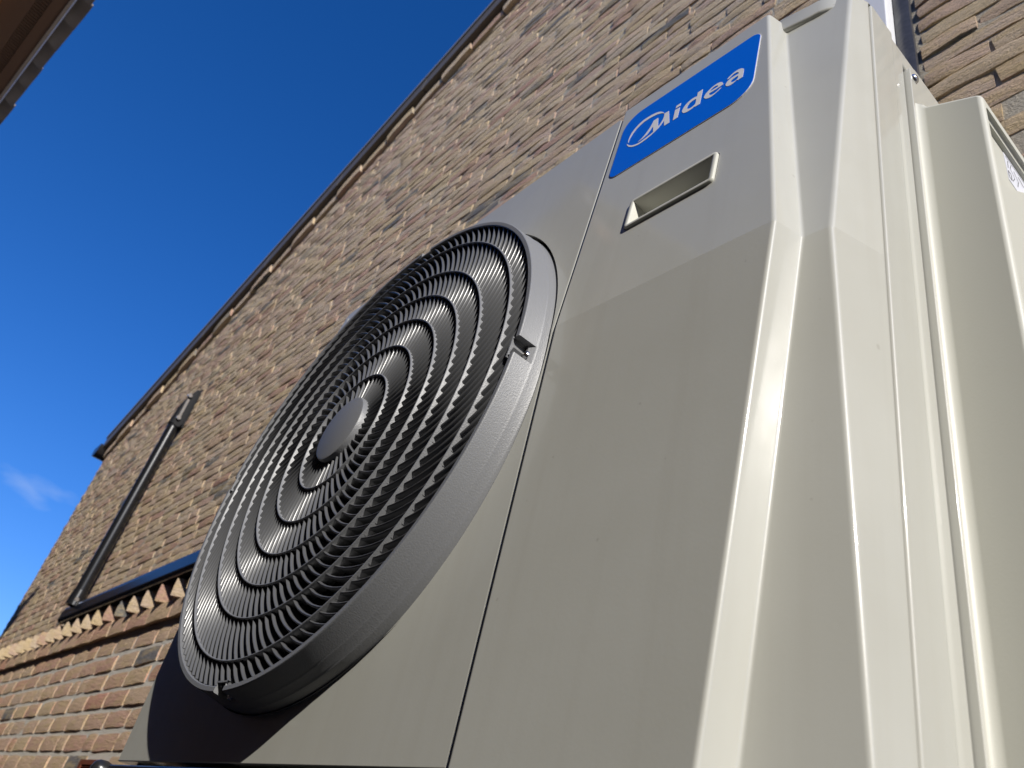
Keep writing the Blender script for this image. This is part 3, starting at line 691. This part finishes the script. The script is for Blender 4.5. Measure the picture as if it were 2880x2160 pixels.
# --- rest of the cabinet
q = MB(); q.box((-0.640, 0.375, -0.01), (0.2565, 0.390, 0.6905)); q.build('back_panel', PAINT, hp)
q = MB(); q.loft([[(-0.642 + e, 0.024, zq), (-0.642 + e, 0.374, zq)] for zq, e in ((-0.01, 0), (0.36, 0), (0.685, 0.05))]); o = q.build('left_side_panel', PAINT, hp); md = o.modifiers.new('t', 'SOLIDIFY'); md.thickness = 0.002
q = MB(); q.box((-0.652, 0.010, -0.045), (0.250, 0.385, -0.0135)); q.build('base_tray', TRAY, hp, bevel=(0.004, 2))
q = MB(); q.box((-0.655, -0.0025, -0.040), (0.188, 0.0095, -0.0045)); q.build('tray_lip', TRAY, hp, bevel=(0.003, 3))
for xx in (-0.50, 0.10):
    q = MB(); q.box((xx - 0.03, -0.01, -0.12), (xx + 0.03, 0.42, -0.0455)); q.build('foot_rail', TRAY, hp)
    for yy in (0.03, 0.36):
        q = MB(); q.box((xx - 0.035, yy - 0.035, -0.62), (xx + 0.035, yy + 0.035, -0.1205)); q.build('foot', RUBBER, hp, bevel=(0.004, 1))
q = MB(); q.lathe([(0.0, 0.013), (0.006, 0.012), (0.010, 0.008), (0.012, 0.0), (0.011, -0.01), (0.0, -0.012)], 0, 2 * math.pi, 20)
o = q.build('rubber_bung', RUBBER, hp, smooth=60); o.location = (-0.668, -0.004, -0.013); o.rotation_euler = (R_(80), 0, 0)

# --- fan housing and blades behind the grille
q = MB(); q.lathe([(0.2985, -0.040), (0.288, -0.046), (0.284, -0.075), (0.284, -0.20), (0.0, -0.20)], 0, 2 * math.pi, 96)
o = q.build('fan_housing', BLACK, hp, smooth=40); o.matrix_local = FM.copy()
q = MB(); q.lathe([(0.0, -0.052), (0.06, -0.053), (0.07, -0.062), (0.07, -0.16)], 0, 2 * math.pi, 40); hubf = q.build('fan_rotor', BLADE, hp, smooth=40); hubf.matrix_local = FM.copy()
for k in range(3):
    q = MB(); rows = []
    for i in range(9):
        r = 0.065 + 0.205 * i / 8; rows.append([(r * math.cos(a0 + 0.25 * i / 8), r * math.sin(a0 + 0.25 * i / 8), -0.070 - 0.075 * j / 7) for j, a0 in enumerate([k * 2 * math.pi / 3 + 0.2 + 1.15 * j / 7 for j in range(8)])])
    q.loft(rows); o = q.build('fan_blade', BLADE, hubf, smooth=60); md = o.modifiers.new('t', 'SOLIDIFY'); md.thickness = 0.003

# --- grille: rim with four notched screw pockets, rings, hub, vanes
RI, RO = 0.2868, 0.2925
prof = [(RI, -0.016), (RI, -0.0008), (RI + 0.0008, 0.0), (RO - 0.0009, 0.0), (RO - 0.0002, -0.0005), (RO + 0.0001, -0.0013), (RO + 0.0016, -0.0190), (RO + 0.0022, -0.0200), (RO + 0.0027, -0.0212), (RO + 0.0032, -0.0290), (RO + 0.0040, -0.0300), (RO + 0.0044, -0.0312), (RO + 0.0044, -0.0480)]
rim = MB(); gaps = [-1.1 + 90 * k for k in range(4)]; gw = 1.9
for k in range(4): rim.lathe(prof, R_(gaps[k] + gw), R_(gaps[k] + 90 - gw), 60)
low = [(RI, -0.016), (RI, -0.0150), (RO - 0.003, -0.0150), (RO + 0.0012, -0.0190), (RO + 0.0022, -0.0200), (RO + 0.0027, -0.0212), (RO + 0.0032, -0.0290), (RO + 0.0040, -0.0300), (RO + 0.0044, -0.0312), (RO + 0.0044, -0.0480)]
for k in range(4):
    rim.lathe([(RI - 0.0045, -0.016), (RI - 0.0045, 0.0), (RI - 0.0030, 0.0), (RI - 0.0030, -0.016)], R_(gaps[k] - gw - 0.5), R_(gaps[k] + gw + 0.5), 8)
    for sgn in (-1, 1):
        a = R_(gaps[k] + sgn * gw); rim.add([(r * math.cos(a), r * math.sin(a), h) for r, h in prof] + [((RI - 0.003) * math.cos(a), (RI - 0.003) * math.sin(a), -0.0003), ((RI - 0.003) * math.cos(a), (RI - 0.003) * math.sin(a), -0.016)],
             [tuple(range(len(prof))), (1, 0, len(prof) + 1, len(prof))])
    rim.lathe(low, R_(gaps[k] - gw), R_(gaps[k] + gw), 6)
gr = rim.build('fan_grille', GRILLE, hp, smooth=35); gr.matrix_local = FM.copy()
for k in range(4):
    b = MB(); b.lathe([(0.0, 0.0035), (0.0022, 0.0032), (0.0038, 0.0018), (0.0042, 0.0)], 0, 2 * math.pi, 16)
    so = b.build('screw', STEEL, gr, smooth=60); a = R_(gaps[k] - 0.4); so.matrix_local = Matrix.Translation(((RI + 0.0030) * math.cos(a), (RI + 0.0034) * math.sin(a), -0.0148))
RINGS = [0.0415, 0.0745, 0.1145, 0.1518, 0.1860, 0.2207, 0.2630, RI]
for r in RINGS[1:-1]:
    q = MB(); tk = 0.0009
    q.lathe([(r - tk, -0.015), (r - tk, -0.0006), (r - tk * 0.4, 0.0), (r + tk * 0.4, 0.0), (r + tk, -0.0006), (r + tk, -0.015)], 0, 2 * math.pi, 128); q.build('ring', GRILLE, gr, smooth=50)
q = MB(); r = RINGS[0]; q.lathe([(0.0, 0.0040), (r - 0.0030, 0.0039), (r - 0.0010, 0.0032), (r, 0.0015), (r + 0.0006, -0.015)], 0, 2 * math.pi, 72); q.build('hub', GRILLE, gr, smooth=40)
NV_ = [40, 62, 80, 92, 98, 116, 120]; PH = [-79.26, -46.0, -60.3, -70.7, -74.4, -79.4, -82.33]; DL = [2.5, 6.6, 7.1, 7.9, 9.1, 10.3, 6.0]
vanes = []
for a_i in range(7):
    r0, r1 = RINGS[a_i] - 0.0002, RINGS[a_i + 1] + 0.0002; th = 0.0011 if a_i == 0 else 0.00135
    q = MB(); rows = []; seg = 5
    for i in range(seg + 1):
        u = i / seg; r = r0 + (r1 - r0) * u; ph = R_(DL[a_i]) * (u * 0.82 + 0.18 * u * u)
        u2 = min(1, u + 0.01); r2 = r0 + (r1 - r0) * (u + 0.01); ph2 = R_(DL[a_i]) * ((u + 0.01) * 0.82 + 0.18 * (u + 0.01) ** 2)
        P = Vector((r * math.cos(ph), r * math.sin(ph))); Q = Vector((r2 * math.cos(ph2), r2 * math.sin(ph2))); dd = (Q - P).normalized(); nn = Vector((-dd.y, dd.x))
        row = []
        for off, hgt in ((-0.75, -0.0145), (-1.0, -0.0032), (-0.6, -0.0021), (0.0, -0.0017), (0.6, -0.0021), (1.0, -0.0032), (0.75, -0.0145)):
            X_ = P + nn * off * th; row.append((X_.x, X_.y, hgt))
        rows.append(row)
    q.loft(rows); me = q.mesh('vane', 45); me.materials.append(VANE)
    for k in range(NV_[a_i]):
        ang = R_(PH[a_i] + 360.0 * k / NV_[a_i]); pm = ang + R_(DL[a_i] / 2); rm = (r0 + r1) / 2
        e0 = proj(FM @ Vector((r0 * math.cos(ang), r0 * math.sin(ang), 0))); e1 = proj(FM @ Vector((r1 * math.cos(ang + R_(DL[a_i])), r1 * math.sin(ang + R_(DL[a_i])), 0)))
        ln = math.hypot(e0[0] - e1[0], e0[1] - e1[1]); vanes.append((ln, me, ang))
vanes.sort(key=lambda v: -v[0]); vm = MB()
for i, (ln, me, ang) in enumerate(vanes):
    if i < 300: o = inst('vane', me, gr); o.rotation_euler = (0, 0, ang)
    else:
        M = Matrix.Rotation(ang, 4, 'Z'); vm.add([M @ v.co for v in me.vertices], [tuple(p.vertices) for p in me.polygons])
tag(vm.build('vanes', VANE, gr, smooth=45), kind='stuff')
tag(hp, 'cream heat pump with round charcoal fan grille and blue badge', 'heat pump')
